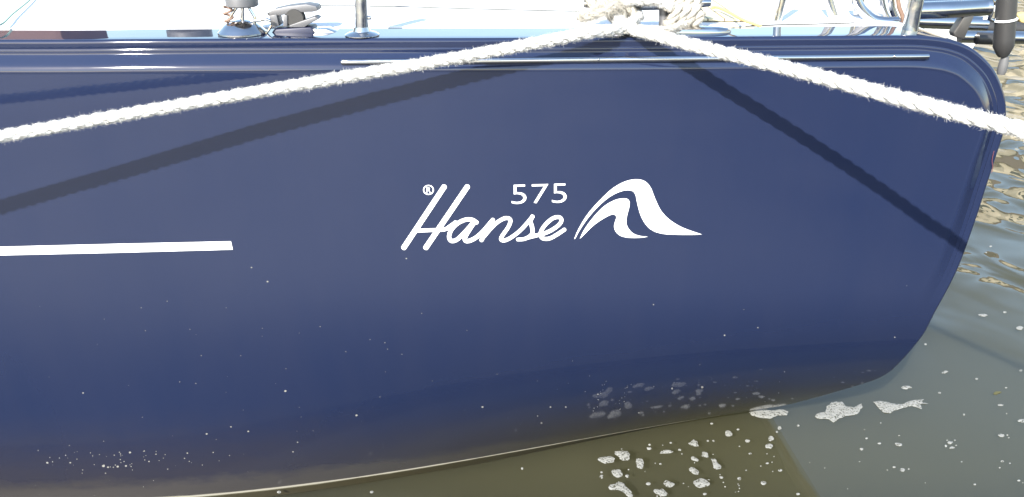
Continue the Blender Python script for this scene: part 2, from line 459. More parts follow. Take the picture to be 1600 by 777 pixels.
def strips(name, strokes):                       # every stroke its own strip, a hair apart so none coincide
    b = MB()
    for j, (pts, w0, w1) in enumerate(strokes):
        P = catmull([(*Z(*p), 0) for p in pts], 8) if len(pts) > 2 else [Vector((*Z(*pts[0]), 0)), Vector((*Z(*pts[1]), 0))]
        P = resample(P, 1.8); m = len(P); a0 = w0 / 6.154 * (.93 if w0 > 26 else .82); a1 = w1 / 6.154 * (.93 if w0 > 26 else .82)
        T0 = (P[0] - P[1]).normalized(); T1 = (P[-1] - P[-2]).normalized()
        rowsv = []
        for kk in (90, 65, 40, 20): rowsv.append((P[0] + T0 * math.sin(R(kk)) * a0 * .8, -T0, a0 * max(.15, math.cos(R(kk)))))
        for i, p in enumerate(P):
            t = (P[min(i + 1, m - 1)] - P[max(i - 1, 0)]).normalized(); rowsv.append((p, t, a0 + (a1 - a0) * i / (m - 1)))
        for kk in (20, 40, 65, 90): rowsv.append((P[-1] + T1 * math.sin(R(kk)) * a1 * .8, T1, a1 * max(.15, math.cos(R(kk)))))
        vs = []
        for c, t, wv in rowsv:
            nn = Vector((-t.y, t.x, 0))
            for s in (-1, 1):
                p = c + nn * wv * s; vs.append(hull_hit(p.x, p.y) + Vector((0, -.0011 - .00007 * j, 0)))
        fs = [(2 * i, 2 * i + 1, 2 * i + 3, 2 * i + 2) for i in range(len(rowsv) - 1)]
        fs = [f if (vs[f[1]] - vs[f[0]]).cross(vs[f[2]] - vs[f[0]]).y < 0 else f[::-1] for f in fs]
        b.add(vs, fs)
    me = bpy.data.meshes.new(name); me.from_pydata(b.v, [], b.f); me.update()
    return rel(link(name, me, M_WHITE), hull)
strips('script_lettering', [
    ([(290, 97), (95, 391)], 27, 27), ([(401, 97), (201, 391)], 27, 27),
    ([(160, 309), (230, 306), (290, 303), (318, 287), (345, 268)], 21, 22),
    ([(446, 270), (425, 257), (392, 256), (352, 275), (322, 308), (313, 340), (325, 358), (350, 352), (380, 325), (410, 292), (436, 262)], 24, 24),
    ([(436, 266), (410, 305), (390, 340), (392, 357), (412, 357), (445, 340), (480, 308), (508, 275), (524, 256)], 25, 24),
    ([(524, 258), (498, 300), (468, 355)], 24, 24),
    ([(482, 335), (512, 300), (548, 266), (585, 248), (608, 257), (598, 290), (572, 328), (562, 348), (575, 356), (605, 345), (650, 312), (690, 270), (714, 240)], 22, 22),
    ([(714, 240), (704, 262), (712, 292), (714, 318), (700, 336), (672, 349), (642, 351)], 25, 20),
    ([(690, 342), (730, 332), (775, 320), (815, 300), (845, 276), (853, 254), (838, 243), (810, 250), (780, 275), (758, 305), (752, 330), (765, 346), (795, 346), (830, 328), (868, 303)], 22, 22)])
bigw = [(915, 348), (928, 315), (955, 265), (990, 215), (1040, 160), (1100, 105), (1160, 72), (1215, 62), (1255, 72), (1282, 102), (1302, 152), (1328, 207), (1360, 245), (1400, 275), (1450, 300), (1528, 327), (1480, 329), (1400, 328), (1340, 324), (1290, 308), (1255, 275), (1231, 228), (1217, 175), (1208, 135), (1190, 117), (1150, 117), (1095, 140), (1040, 183), (985, 243), (945, 300), (920, 345)]
smw = [(941, 348), (965, 300), (1010, 240), (1060, 190), (1115, 160), (1160, 154), (1178, 165), (1180, 190), (1168, 238), (1165, 270), (1175, 298), (1198, 322), (1230, 334), (1268, 338), (1230, 343), (1180, 343), (1140, 335), (1115, 315), (1106, 290), (1111, 265), (1117, 245), (1108, 232), (1085, 235), (1040, 260), (1000, 290), (960, 330)]
def smoothpoly(pts, tips):
    n = len(pts); out = []; tips = sorted(tips)
    for a, b_ in zip(tips, tips[1:] + [tips[0] + n]):
        seg = [pts[k % n] for k in range(a, b_ + 1)]
        out += [p for p in catmull([(*Z(*s), 0) for s in seg], 4)][:-1]
    return out
lay('wave_emblem', [smoothpoly(bigw, [0, 15]), smoothpoly(smw, [0, 13])])
def text_strokes(s, fx, size_note=None):
    cu = bpy.data.curves.new('t', 'FONT'); cu.body = s; cu.resolution_u = 5; cu.offset = -.012 if len(s) > 1 else 0
    to = bpy.data.objects.new('t', cu); COL.objects.link(to); bpy.context.view_layer.update()
    me = bpy.data.meshes.new_from_object(to.evaluated_get(bpy.context.evaluated_depsgraph_get())); COL.objects.unlink(to); bpy.data.objects.remove(to)
    co = [v.co.copy() for v in me.vertices]; x0 = min(c.x for c in co); x1 = max(c.x for c in co); y0 = min(c.y for c in co); y1 = max(c.y for c in co)
    vs = []
    for c in co:
        px, py = fx((c.x - x0) / (x1 - x0), (c.y - y0) / (y1 - y0)); vs.append(hull_hit(*Z(px, py)) + Vector((0, -.0012, 0)))
    fs = [tuple(p.vertices) for p in me.polygons]
    return vs, fs
vs, fs = text_strokes('575', lambda u, v: (614 + 264 * u, 181 - 7 * u - v * (92)))
me = mesh_from(vs, fs, False); o = rel(link('numerals', me, M_WHITE), hull)
vs, fs = text_strokes('R', lambda u, v: (204 + 22 * u + 4 * v * 0, 127 - v * 27))
b = MB(); b.add(vs, fs)
ring = []
for k in range(32):
    a = 2 * math.pi * k / 32
    for rad in (21, 26): p = Z(214 + rad * math.cos(a), 113 + rad * .92 * math.sin(a)); ring.append(hull_hit(*p) + Vector((0, -.0012, 0)))
b.add(ring, [(2 * k, 2 * k + 1, (2 * k + 3) % 64, (2 * k + 2) % 64) for k in range(32)])
me = bpy.data.meshes.new('r'); me.from_pydata(b.v, [], b.f); rel(link('registered_mark', me, M_WHITE), hull)
lay('white_stripe', [[(-700, 398), (-300, 391), (0, 385.5), (180, 381), (361, 377), (364, 390), (180, 395), (0, 399), (-300, 405), (-700, 413)]], step=26)
# thin red scratch and paint line beside the stern edge
b = MB(); pts = [hull_hit(*p) + Vector((0, -.0006, 0)) for p in [(1553, 236), (1550, 250), (1551, 262), (1549, 270)]]
b.tube(catmull(pts, 4), .0008, 6); part(b, 'red_scratch', mat('scuffed_red', (.12, .03, .035), .6), hull)

b = MB(); rs_ = random.Random(3)
sp_ = [(162, 728, 2.6), (169, 730, 1.6), (184, 729, 2), (197, 728, 1.8), (203, 707, 2), (74, 723, 1.8), (110, 723, 1.5), (188, 718, 1), (233, 721, 1.4), (293, 708, 1.4), (323, 678, 1.6), (361, 667, 1.3), (388, 674, 1.6), (446, 611, 2), (557, 649, 2), (465, 691, 1.3), (458, 706, 1.4), (1132, 524, 1.6), (1097, 605, 2.2), (1050, 607, 1.8), (934, 616, 1.4), (860, 636, 1.6), (884, 636, 1.6), (418, 440, 1.6), (393, 418, 1.3), (635, 404, 1.3), (1021, 476, 1.2), (754, 636, 1.8), (846, 661, 1.6), (1398, 527, 1.2), (130, 614, 1.3), (1184, 512, 1.1), (840, 650, 1.2), (998, 645, 1.3)]
for _ in range(55): sp_.append((rs_.gauss(200, 75), rs_.gauss(718, 13), rs_.uniform(.5, 1.1)))
for _ in range(45): sp_.append((rs_.uniform(60, 1350), 600 + rs_.uniform(-130, 30), rs_.uniform(.35, .85)))
for k in range(14): sp_.append((922 + k * 2 + rs_.gauss(0, 2.5), 650 - k * 4.2 + rs_.gauss(0, 2), rs_.uniform(.4, .9)))
for k in range(12): sp_.append((966 + k * 1.6 + rs_.gauss(0, 2.2), 640 - k * 3.6 + rs_.gauss(0, 2), rs_.uniform(.4, .8)))
for x_, y_, r_ in sp_:
    if not inpoly(*( (lambda h: (h.x, h.z))(hull_hit(x_, y_)) ), [(p.x, p.z) for p in OUT] + [(-7, 0)]): continue
    ring_ = [hull_hit(x_ + r_ * math.cos(a) * rs_.uniform(.7, 1.2), y_ + .8 * r_ * math.sin(a)) + Vector((0, -.0007, 0)) for a in [k * 1.0472 for k in range(6)]]
    if all(p.z > .01 for p in ring_): b.add(ring_, [(0, 1, 2, 3, 4, 5)])
part(b, 'dried_salt_spots', mat('dried_salt', (.19, .185, .17), .8), hull)['kind'] = 'stuff'

# scum line at the water's edge, wide in the left and thinning towards the stern
b = MB(); pts = []; rad = []
for k in range(120):
    x = -3 + (.9 + 3) * k / 119; pts.append((x, YB(x, .0) - .0, .001 + .0)); f = min(1, max(0, (.35 - x) / 1.6))
    rad.append(.0012 + .0055 * f * (.85 + .5 * noise.noise(Vector((x * 5, 0, 0))) + .5 * noise.noise(Vector((x * 23, 3, 0)))))
b.tube(pts, 0, 8, radii=rad); part(b, 'waterline_scum', M_SILVERC, hull)

b = MB(); ep = [Vector(V3[i * nP]) + Vector((.001, .001, 0)) for i in range(nO) if .02 < OUT[i].z < .40 and OUT[i].x > .8]
b.tube(ep, .0016, 6); part(b, 'edge_deposit', M_SILVERC, hull)

# stainless rubbing strip on the moulding
def surf_mould(px, py, d):
    p = hull_hit(px, py); k = min(range(len(PRO)), key=lambda k: abs(PRO[k][0] - d)); p.y += PRO[k][1]; return p
b = MB(); pts = []
UU = [0, .0012, .004] + [k / 50 for k in range(1, 50)] + [.996, .9988, 1]
for u in UU:
    x = 532 + (1453 - 532) * u; y = 98.0 - 9.2 * u
    p = hull_hit(x, y); pts.append(p + Vector((0, .0045, 0)))
rad = [.0074 * (.45, .85, 1)[min(2, i, len(UU) - 1 - i)] for i in range(len(UU))]
b.tube(pts, 0, 14, radii=rad)
rail = part(b, 'rubbing_strip', M_STEEL)
for px in (700, 935, 1165, 1397):
    bb = MB(); p = hull_hit(px, 98 - 9.2 * (px - 532) / 921) + Vector((0, -.001, .002)); bb.lathe([(.0001, .003), (.002, .0026), (.0034, .001), (.0036, -.003)][::-1], p, (0, -1, .4), 12); rel(bb.build('screw', M_STEEL), rail)

# ---- deck fittings (all bolted to the boat)
def ring_base(b, c, r, h): b.lathe([(r, 0), (r, h * .4), (r * .93, h * .8), (r * .6, h), (r * .5, h * 1.3)], c, seg=40)
def capz(x): return top_z(min(x, 1.05))
# stanchion
c = at_z(566, 55, 1.442); b = MB()
top = at_y(563, -60, c.y)
b.tube([c + Vector((0, 0, .004)), c.lerp(top, .3), top], .0165, 24); st = part(b, 'stanchion', M_STEEL)
b = MB(); b.lathe([(.043, 0), (.043, .002), (.036, .006), (.022, .010), (.019, .02)], c, seg=40); rel(b.build('base_ring', M_STEEL), st)
b = MB(); p = at_y(575, 28, c.y); b.lathe([(.005, -.006), (.005, .006), (.003, .008)], p, (1, 0, 0), 12); rel(b.build('screw', M_STEEL), st)

# stand-up block: dome base, spring, grey cylinder above
c = at_z(379, 52, 1.442); b = MB(); b.lathe([(.060, 0), (.060, .004), (.054, .010), (.044, .020), (.026, .030), (.006, .034)], c, seg=40)
blk = part(b, 'block_base', M_STEEL)
p0 = at_y(379, 10, c.y); b = MB(); L = p0 - c
for k, (dx, dy) in enumerate(((-.022, .0), (-.008, .012), (.006, -.012), (.02, .004))):
    pts = [c + Vector((dx * 1.5, dy, .02)), c + L * .55 + Vector((dx * (1.5 if k in (0, 3) else .7), dy, 0)), p0 + Vector((dx * .6, dy, .0))]
    b.tube(catmull(pts, 6), .0042, 8)
rel(b.build('wire_strop', M_STEEL), blk)
b = MB(); pts = []
for k in range(40):
    a = k / 39 * math.pi * 5; pts.append(c + Vector((-.026 + .010 * math.cos(a), -.01 + .01 * math.sin(a), .022 + .045 * k / 39)))
b.tube(pts, .003, 8); rel(b.build('spring', M_TAN), blk)
b = MB(); b.lathe([(.036, 0), (.040, .003), (.040, .05), (.036, .055)], p0 + Vector((.0, 0, 0)), seg=32); rel(b.build('block_housing', M_ALU), blk)

# genoa car: cheeks, sheave, blue car body, shackle
Yc = 2.11
def poly_y(pts, y): return [at_y(px, py, y) for px, py in pts]
b = MB(); b.prism(poly_y([(416, 22), (427, 15), (450, 10), (478, 7), (494, 10), (497, 17), (488, 19), (460, 20), (440, 24), (423, 27)], Yc), (0, .05, 0)); car = part(b, 'lead_block', M_ALU, bevel=.002)
b = MB(); b.prism(poly_y([(420, 25), (432, 23), (436, 41), (424, 44)], Yc - .004), (0, .045, 0)); b.prism(poly_y([(443, 24), (449, 24), (449, 42), (442, 42)], Yc - .006), (0, .05, 0)); b.prism(poly_y([(452, 40), (492, 26), (498, 30), (483, 38), (475, 43), (452, 43)], Yc - .004), (0, .04, 0)); rel(b.build('cheek_plate', M_ALU, bevel=.0015), car)
b = MB(); p = at_y(462, 28, Yc + .01); b.lathe([(.022, -.012), (.024, -.009), (.018, -.003), (.018, .003), (.024, .009), (.022, .012)], p, (0, 1, 0), 32); rel(b.build('sheave', M_BLACK), car)
b = MB(); b.prism(poly_y([(428, 46), (486, 43), (490, 50), (500, 60), (422, 62), (424, 52)], Yc - .01), (0, .06, 0)); rel(b.build('car_body', mat('dark_blue_anodised', (.012, .015, .04), .45), bevel=.003), car)
b = MB(); b.prism(poly_y([(485, 46), (510, 46), (530, 53), (522, 58), (486, 56)], Yc - .006), (0, .05, 0)); rel(b.build('track_end', M_STEEL, bevel=.002), car)
b = MB(); b.tube(catmull([at_y(*p, Yc - .02) for p in [(392, 33), (405, 32), (415, 30), (423, 33)]], 6), .004, 10); b.tube(catmull([at_y(*p, Yc - .02) for p in [(424, 40), (418, 50), (410, 58)]], 6), .003, 8); b.tube(catmull([at_y(*p, Yc - .02) for p in [(420, 54), (426, 61)]], 3), .0025, 8); rel(b.build('shackle', M_STEEL), car)
# thin dark line lying along the deck
b = MB(); b.tube(catmull([at_z(*p, 1.49) for p in [(478, 7), (510, 9), (556, 9)]], 8), .0016, 6); b.tube(catmull([at_z(*p, 1.49) for p in [(577, 10), (640, 11), (740, 14), (905, 18)]], 8), .0018, 6)
tag(b.build('control_line', mat('dark_grey_cord', (.12, .12, .11), .7)), 'thin grey cord stretched along the white deck past the stanchion', 'cord')
b = MB(); b.tube(catmull([at_z(*p, 1.462) for p in [(1165, 41), (1215, 39), (1270, 38), (1335, 36)]], 8), .0022, 6)
tag(b.build('control_line', mat('mid_grey_cord', (.10, .10, .095), .7)), 'thin grey cord on deck behind the stern rail legs at right', 'cord')
b = MB(); b.tube(catmull([at_z(*p, 1.456) for p in [(-70, 54), (-30, 47), (2, 38), (20, 22), (47, 0), (70, -22)]], 8), .0026, 6)
tag(b.build('flecked_line', mat('green_flecked_cord', (.3, .42, .34), .8)), 'thin green flecked cord crossing the white deck at far left', 'cord')

b = MB(); b.lathe([(.085, 0), (.085, .03), (.06, .05), (.055, .11), (.08, .13), (.08, .17), (.04, .18)], (-1.2, 3.05, 1.46), seg=32); part(b, 'unseen_winch', M_ALU)  # added out of view as a dark shape mirrored in the covering board
b = MB(); b.box((-2.35, 2.95, 1.462), (-1.62, 3.3, 1.72)); part(b, 'unseen_dark_box', mat('unseen_box_brown', (.12, .07, .06), .8), bevel=.03)  # added unseen box, only there to darken the covering board's reflection

# teak panel on the deck beyond the cleat
b = MB(); p = [at_z(1095, 42, 1.452), at_z(1185, 42, 1.452), at_z(1185, 42, 1.452), at_z(1095, 42, 1.452)]
b.prism([(.46, 2.235, 1.449), (.655, 2.225, 1.449), (.655, 2.62, 1.452), (.46, 2.62, 1.452)], (0, 0, .006)); part(b, 'teak_panel', M_TEAK, smooth=False)
b = MB(); b.tube(catmull([at_z(*p, 1.47) for p in [(1112, 12), (1122, 12), (1140, 20), (1160, 31), (1188, 41)]], 8), .0038, 8)
tag(b.build('yellow_line', M_YROPE), 'yellow cord lying over the teak panel beside the cleat', 'cord')

# mooring cleat: dish, two legs, horn bar
cc = at_z(1015, 50, 1.442)
b = MB(); q0 = at_z(1060, 50, 1.442)
n_ = 40; prf = [(1, 0), (1, .004), (.93, .010), (.7, .014), (.3, .015)]
vs = []
for sc_, h_ in prf:
    for k in range(n_):
        a = 2 * math.pi * k / n_; vs.append((q0.x + .135 * sc_ * math.cos(a) * (1 if math.cos(a) > 0 else 1.6), q0.y + .030 * sc_ * math.sin(a), q0.z + h_))
b.add(vs, [(i * n_ + k, i * n_ + (k + 1) % n_, (i + 1) * n_ + (k + 1) % n_, (i + 1) * n_ + k) for i in range(len(prf) - 1) for k in range(n_)] + [tuple((len(prf) - 1) * n_ + k for k in range(n_))])
cl = part(b, 'cleat_base', M_STEEL)
Yk = 2.14
for px in (966, 1037):
    b = MB(); a_ = at_y(px, 46, Yk); d_ = at_y(px, 8, Yk); b.tube([a_, d_], .0125, 16); rel(b.build('cleat_leg', M_ALU), cl)
b = MB(); a_ = at_y(912, 6, Yk); d_ = at_y(1110, 4, Yk); pts = [a_.lerp(d_, k / 14) for k in range(15)]
b.tube(pts, 0, 18, radii=[.006 + .012 * math.sin(math.pi * (k + .5) / 15) ** .5 for k in range(15)]); rel(b.build('cleat_horn', M_STEEL), cl)

# stern rail: tubes
def tube_px(name, pts, r, m=M_STEEL, par=yacht, y=None, n=8, seg=18):
    b = MB(); P = [at_y(p[0], p[1], p[2] if len(p) > 2 else y) for p in pts]
    if len(P) > 2: P = catmull(P, n)
    b.tube(P, r, seg); return rel(b.build(name, m), par)
rl = tube_px('stern_rail', [(1213, 42, 2.24), (1218, 20, 2.24), (1223, -4, 2.24), (1232, -60, 2.24)], .0105)
tube_px('rail_brace', [(1306, 38, 2.28), (1302, 26, 2.28), (1295, 2, 2.28), (1285, -40, 2.28)], .0125, par=rl)
b = MB(); p = at_y(1312, 36, 2.27); b.lathe([(.026, -.008), (.024, .008), (.013, .02)], p, seg=24); rel(b.build('brace_foot', M_WHITE), rl)
tube_px('rail_hoop', [(1332, -40, 2.26), (1337, -5, 2.26), (1346, 14, 2.26), (1362, 29, 2.26), (1380, 34, 2.26), (1402, 34, 2.26)], .0135, par=rl, n=12)
tube_px('rail_post', [(1339, 42, 2.33), (1341, 20, 2.33), (1345, -30, 2.33)], .013, par=rl)
tube_px('coiled_hoop', [(1376, -30, 2.32), (1379, 4, 2.32), (1386, 26, 2.32), (1400, 40, 2.32)], .008, par=rl)
tube_px('coiled_hoop', [(1392, -30, 2.36), (1393, 6, 2.36), (1399, 26, 2.36), (1410, 42, 2.36)], .009, par=rl)
tube_px('coiled_hoop', [(1402, -30, 2.36), (1404, 6, 2.36), (1409, 22, 2.36), (1414, 36, 2.36)], .006, m=M_TAN, par=rl)
rp = tube_px('corner_post', [(1421, 52, 2.13), (1427, 20, 2.13), (1432, -5, 2.13), (1440, -60, 2.13)], .0195, par=rl, seg=24)
b = MB(); p = at_y(1423, 54, 2.13); b.lathe([(.036, 0), (.036, .003), (.03, .007), (.021, .010)], p, seg=36); rel(b.build('base_ring', M_STEEL), rp)
tube_px('cross_tube', [(1432, 17, 2.2), (1480, 15, 2.2), (1530, 12, 2.22), (1546, 11, 2.22)], .0225, par=rl, n=6, seg=24)
tube_px('lower_tube', [(1432, 5, 2.5), (1500, 3, 2.5), (1560, 2, 2.5)], .012, par=rl)
br = MB(); br.prism([at_y(*p, 2.2) for p in [(1508, 24), (1523, 24), (1512, 50), (1507, 62), (1492, 58), (1490, 52), (1502, 34)]], (0, .03, 0)); part(br, 'rail_bracket', mat('dark_bracket', (.09, .085, .08), .4, .5), rl, bevel=.003)

# folded boarding ladder tubes and black leg hanging beside the stern
ld = tag(empty('boarding_ladder', at_y(1570, 60, 2.7)), 'stainless and black tubes of a folded boarding ladder behind the blue stern corner', 'ladder')
tube_px('side_tube', [(1425, 33, 2.75), (1480, 35, 2.75), (1540, 37, 2.75)], .023, par=ld, n=4); tube_px('side_tube', [(1500, 57, 2.72), (1545, 58, 2.72), (1700, 61, 2.72)], .021, par=ld, n=4)
tube_px('black_sleeve', [(1500, 41, 2.77), (1545, 43, 2.77), (1620, 46, 2.77), (1700, 48, 2.77)], .0235, M_BLACK, par=ld, n=4)
tube_px('black_sleeve', [(1526, 60, 2.70), (1550, 61, 2.70), (1566, 61, 2.70)], .019, M_BLACK, par=ld, n=4)
leg = tag(empty('fender_pole', at_y(1572, 90, 2.3)), 'thick black pole with a white collar hanging by the stern corner', 'pole')
b = MB(); a_ = at_y(1567, 88, 2.32); d_ = at_y(1577, -60, 2.32); L = (d_ - a_).length; ax = (d_ - a_).normalized()
b.lathe([(.013, 0), (.018, .008), (.027, .028), (.0275, .05), (.027, .10), (.026, L)], a_, ax, 28); rel(b.build('pole', M_BLACK), leg)
b = MB(); p = at_y(1571, 31, 2.32); b.lathe([(.028, -.003), (.031, -.001), (.031, .001), (.028, .004)], p, ax, 28); b.tube([p + Vector((-.03, 0, 0)), p + Vector((-.062, 0, .004))], .004, 8); rel(b.build('collar', M_WHITE), leg)
b = MB(); p = at_y(1568, 100, 2.32); b.lathe([(.010, -.03), (.013, -.02), (.013, .0), (.010, .02)], p, (0, 0, 1), 16); rel(b.build('pivot', mat('grey_plastic', (.11, .11, .11), .5)), leg)
b = MB(); b.tube([at_y(1551, -20, 2.3), at_y(1549, 20, 2.3), at_y(1546, 30, 2.3), at_y(1553, 32, 2.3)], .006, 10); rel(b.build('clamp', M_STEEL), leg)
b = MB(); b.prism([at_y(*p, 2.4) for p in [(1590, 24), (1606, 20), (1612, 38), (1596, 36)]], (0, .03, 0)); tag(b.build('yellow_float', M_YROPE, bevel=.004), 'small yellow float at the top right corner beside the black pole', 'float')

# ------------------------------------------------------------------ ropes
def rope(name, path, D, m, label, cat='rope', lay_len=None, fuzz=900, parent=None, fl=(.003, .0075), radf=None):
    path = resample(catmull(path, 14), D * .16)
    n = len(path); T = []; 
    for i in range(n): T.append((path[min(i + 1, n - 1)] - path[max(i - 1, 0)]).normalized())
    nrm = T[0].cross(Vector((0, .3, 1))).normalized(); fr = []
    for i in range(n):
        nrm = (nrm - T[i] * nrm.dot(T[i])).normalized(); fr.append((nrm.copy(), T[i].cross(nrm)))
    lay_len = lay_len or D * 3.3; rs = D * .282; off = D * .222
    b = MB(); L = 0; ang = []
    for i in range(n):
        if i: L += (path[i] - path[i - 1]).length
        ang.append(L / lay_len * 2 * math.pi)
    seg = 12
    for k in range(3):
        c = []
        for i in range(n):
            a = ang[i] + k * 2 * math.pi / 3; c.append(path[i] + (fr[i][0] * math.cos(a) + fr[i][1] * math.sin(a)) * off)
        b.tube(c, rs, seg, radii=[rs * (1 + .10 * noise.noise(Vector((i * .06, k * 9.1, 0))) + .04 * noise.noise(Vector((i * .5, k * 3, 5)))) for i in range(n)])
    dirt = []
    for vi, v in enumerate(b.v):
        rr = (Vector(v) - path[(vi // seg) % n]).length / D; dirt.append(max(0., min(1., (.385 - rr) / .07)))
    o = b.build(name, m, None, auto=80)
    # fray: short bent fibres
    fv = []; ff = []
    for _ in range(int(fuzz * 3.4 * n * D * .16)):
        i = random.randrange(n - 1); a = random.uniform(0, 6.283); u = (fr[i][0] * math.cos(a) + fr[i][1] * math.sin(a))
        ph = ang[i]; rr = D * .46
        for k in range(3):
            cdir = fr[i][0] * math.cos(ph + k * 2.094) + fr[i][1] * math.sin(ph + k * 2.094)
            dd = u.dot(cdir)
            if dd > .5: rr = D * (.30 + .22 * dd)
        p = path[i] + u * rr * .96; side = T[i].cross(u)
        d = (u * random.uniform(.35, 1) + T[i] * random.uniform(-1, 1) + side * random.uniform(-1, 1)).normalized()
        ln_ = random.uniform(*fl) * (.5 + random.random() ** 3); bend = Vector([random.uniform(-1, 1) for _ in range(3)]) * .9
        wv = d.cross(Vector((0, 1, .3))).normalized() * random.uniform(.00018, .00042)
        base_ = len(fv); pp = p
        for s_ in range(4):
            ww = wv * (1 - s_ / 4); fv += [pp - ww, pp + ww]; d = (d + bend * .35).normalized(); pp = pp + d * ln_ / 3
        ff += [(base_ + 2 * s_, base_ + 2 * s_ + 1, base_ + 2 * s_ + 3, base_ + 2 * s_ + 2) for s_ in range(3)]
    if ff:
        me = o.data; nb = len(me.vertices)
        me2 = bpy.data.meshes.new(name); allv = [v.co.copy() for v in me.vertices] + fv
        allf = [tuple(p.vertices) for p in me.polygons] + [tuple(i + nb for i in f) for f in ff]
        uvv = [(0, 0)] * nb
        for lp in me.loops: uvv[lp.vertex_index] = tuple(me.uv_layers[0].data[lp.index].uv)
        me2.from_pydata(allv, [], allf); me2.update(); uvl = me2.uv_layers.new(name='UVMap')
        flat = []
        for lp in me2.loops: flat += uvv[lp.vertex_index] if lp.vertex_index < nb else (0, 0)
        uvl.data.foreach_set('uv', flat); me2.polygons.foreach_set('use_smooth', [True] * len(me2.polygons))
        at_ = me2.attributes.new('dirt', 'FLOAT', 'POINT'); at_.data.foreach_set('value', dirt + [0.0] * len(fv))
        me2.materials.append(m); o.data = me2
    if cat: tag(o, label, cat)
    if parent: rel(o, parent)
    return o
DR = .0315
def pt(px, py, y): return at_y(px, py, y)
# left line: cleat -> past the left of the frame, drifting off the hull
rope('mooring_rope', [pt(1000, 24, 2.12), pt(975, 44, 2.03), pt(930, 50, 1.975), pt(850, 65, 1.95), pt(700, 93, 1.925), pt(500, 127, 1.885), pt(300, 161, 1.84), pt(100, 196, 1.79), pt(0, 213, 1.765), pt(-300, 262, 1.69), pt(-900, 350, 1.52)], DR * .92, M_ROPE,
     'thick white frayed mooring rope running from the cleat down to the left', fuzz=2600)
# right line: cleat -> towards the quay on the right, coming closer
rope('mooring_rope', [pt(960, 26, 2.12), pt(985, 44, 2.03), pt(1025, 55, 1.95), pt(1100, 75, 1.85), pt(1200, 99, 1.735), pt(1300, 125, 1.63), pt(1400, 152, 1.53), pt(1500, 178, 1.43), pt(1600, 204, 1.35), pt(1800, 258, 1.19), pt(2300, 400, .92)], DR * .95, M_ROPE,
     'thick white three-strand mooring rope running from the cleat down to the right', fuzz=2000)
# turns on the cleat
turns = tag(empty('cleat_turns', at_y(1015, 30, 2.14)), 'worn white rope wound in turns round the stern cleat with frayed ends', 'rope')
def wrap(x0, x1, n, R_, D, zpx, tilt=0, y0=2.14):
    pts = []
    m_ = int(n * 12)
    for k in range(m_ + 1):
        u = k / m_; px = x0 + (x1 - x0) * u; c = at_y(px, zpx, y0); a = u * n * 2 * math.pi
        pts.append(c + Vector((tilt * math.sin(a), -R_ * math.cos(a), R_ * .95 * math.sin(a))))
    return pts
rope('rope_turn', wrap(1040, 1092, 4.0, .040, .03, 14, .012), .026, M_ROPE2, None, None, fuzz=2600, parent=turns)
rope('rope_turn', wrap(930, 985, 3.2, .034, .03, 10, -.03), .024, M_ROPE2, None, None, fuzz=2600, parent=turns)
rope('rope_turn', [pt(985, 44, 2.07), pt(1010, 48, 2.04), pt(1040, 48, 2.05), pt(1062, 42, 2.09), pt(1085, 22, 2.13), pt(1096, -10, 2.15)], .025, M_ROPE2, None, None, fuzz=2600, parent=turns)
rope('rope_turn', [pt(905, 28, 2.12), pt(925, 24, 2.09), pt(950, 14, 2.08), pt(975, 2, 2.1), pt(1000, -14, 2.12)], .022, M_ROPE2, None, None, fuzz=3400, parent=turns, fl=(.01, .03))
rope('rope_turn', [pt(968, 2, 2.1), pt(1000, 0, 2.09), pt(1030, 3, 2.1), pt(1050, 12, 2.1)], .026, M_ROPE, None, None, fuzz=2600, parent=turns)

# ------------------------------------------------------------------ foam on the water
def foam_mesh(outline, h=.005, step=.006):
    P = [at_z(x, y, 0) for x, y in outline]
    P = resample(P + [P[0]], step)[:-1]; n = len(P); tp = [(p.x, p.y) for p in P]
    P = [p + Vector((noise.noise(p * 60), noise.noise(p * 60 + Vector((9, 9, 9))), 0)) * .003 for p in P]
    pts = [Vector((p.x, p.y)) for p in P]; X0 = min(p.x for p in pts); X1 = max(p.x for p in pts); Y0 = min(p.y for p in pts); Y1 = max(p.y for p in pts)
    x = X0
    while x < X1:
        y = Y0
        while y < Y1:
            jx, jy = x + random.uniform(-.3, .3) * step, y + random.uniform(-.3, .3) * step
            if inpoly(jx, jy, tp) and min((jx - a) ** 2 + (jy - b) ** 2 for a, b in tp) > (step * .5) ** 2: pts.append(Vector((jx, jy)))
            y += step
        x += step
    r = delaunay_2d_cdt(pts, [(i, (i + 1) % n) for i in range(n)], [list(range(n))], 1, 1e-5)
    vs = []
    for p in r[0]:
        d = min(math.hypot(p.x - a, p.y - b) for a, b in tp)
        vs.append((p.x, p.y, .0008 + h * (1 - math.exp(-d / .004)) * (.75 + .5 * noise.noise(Vector((p.x * 90, p.y * 90, 0))))))
    return vs, [tuple(f) for f in r[2]]
def blob(cx, cy, w_, h_, rot=0, k=.18):
    out = []; sd = random.uniform(0, 99)
    for i in range(20):
        a = 2 * math.pi * i / 20; rr = 1 + k * 2 * noise.noise(Vector((math.cos(a) * 1.3 + sd, math.sin(a) * 1.3, sd)))
        x, y = w_ / 2 * rr * math.cos(a), h_ / 2 * rr * math.sin(a); c, s = math.cos(R(rot)), math.sin(R(rot)); out.append((cx + x * c - y * s, cy + x * s + y * c))
    return out
def foam(poly, label, group=None, h=.003):
    vs, fs = foam_mesh(poly, h); o = link('foam_patch', mesh_from(vs, fs), M_FOAM); return tag(o, label, 'foam', group)
SP = 'foam patches floating beside the hull'
foam([(1273, 651), (1280, 645), (1290, 644), (1292, 635), (1300, 629), (1316, 628), (1322, 636), (1334, 637), (1346, 631), (1347, 637), (1340, 648), (1325, 650), (1312, 654), (1303, 661), (1293, 655), (1278, 655)], 'large star-shaped foam patch just off the lower stern corner', SP)
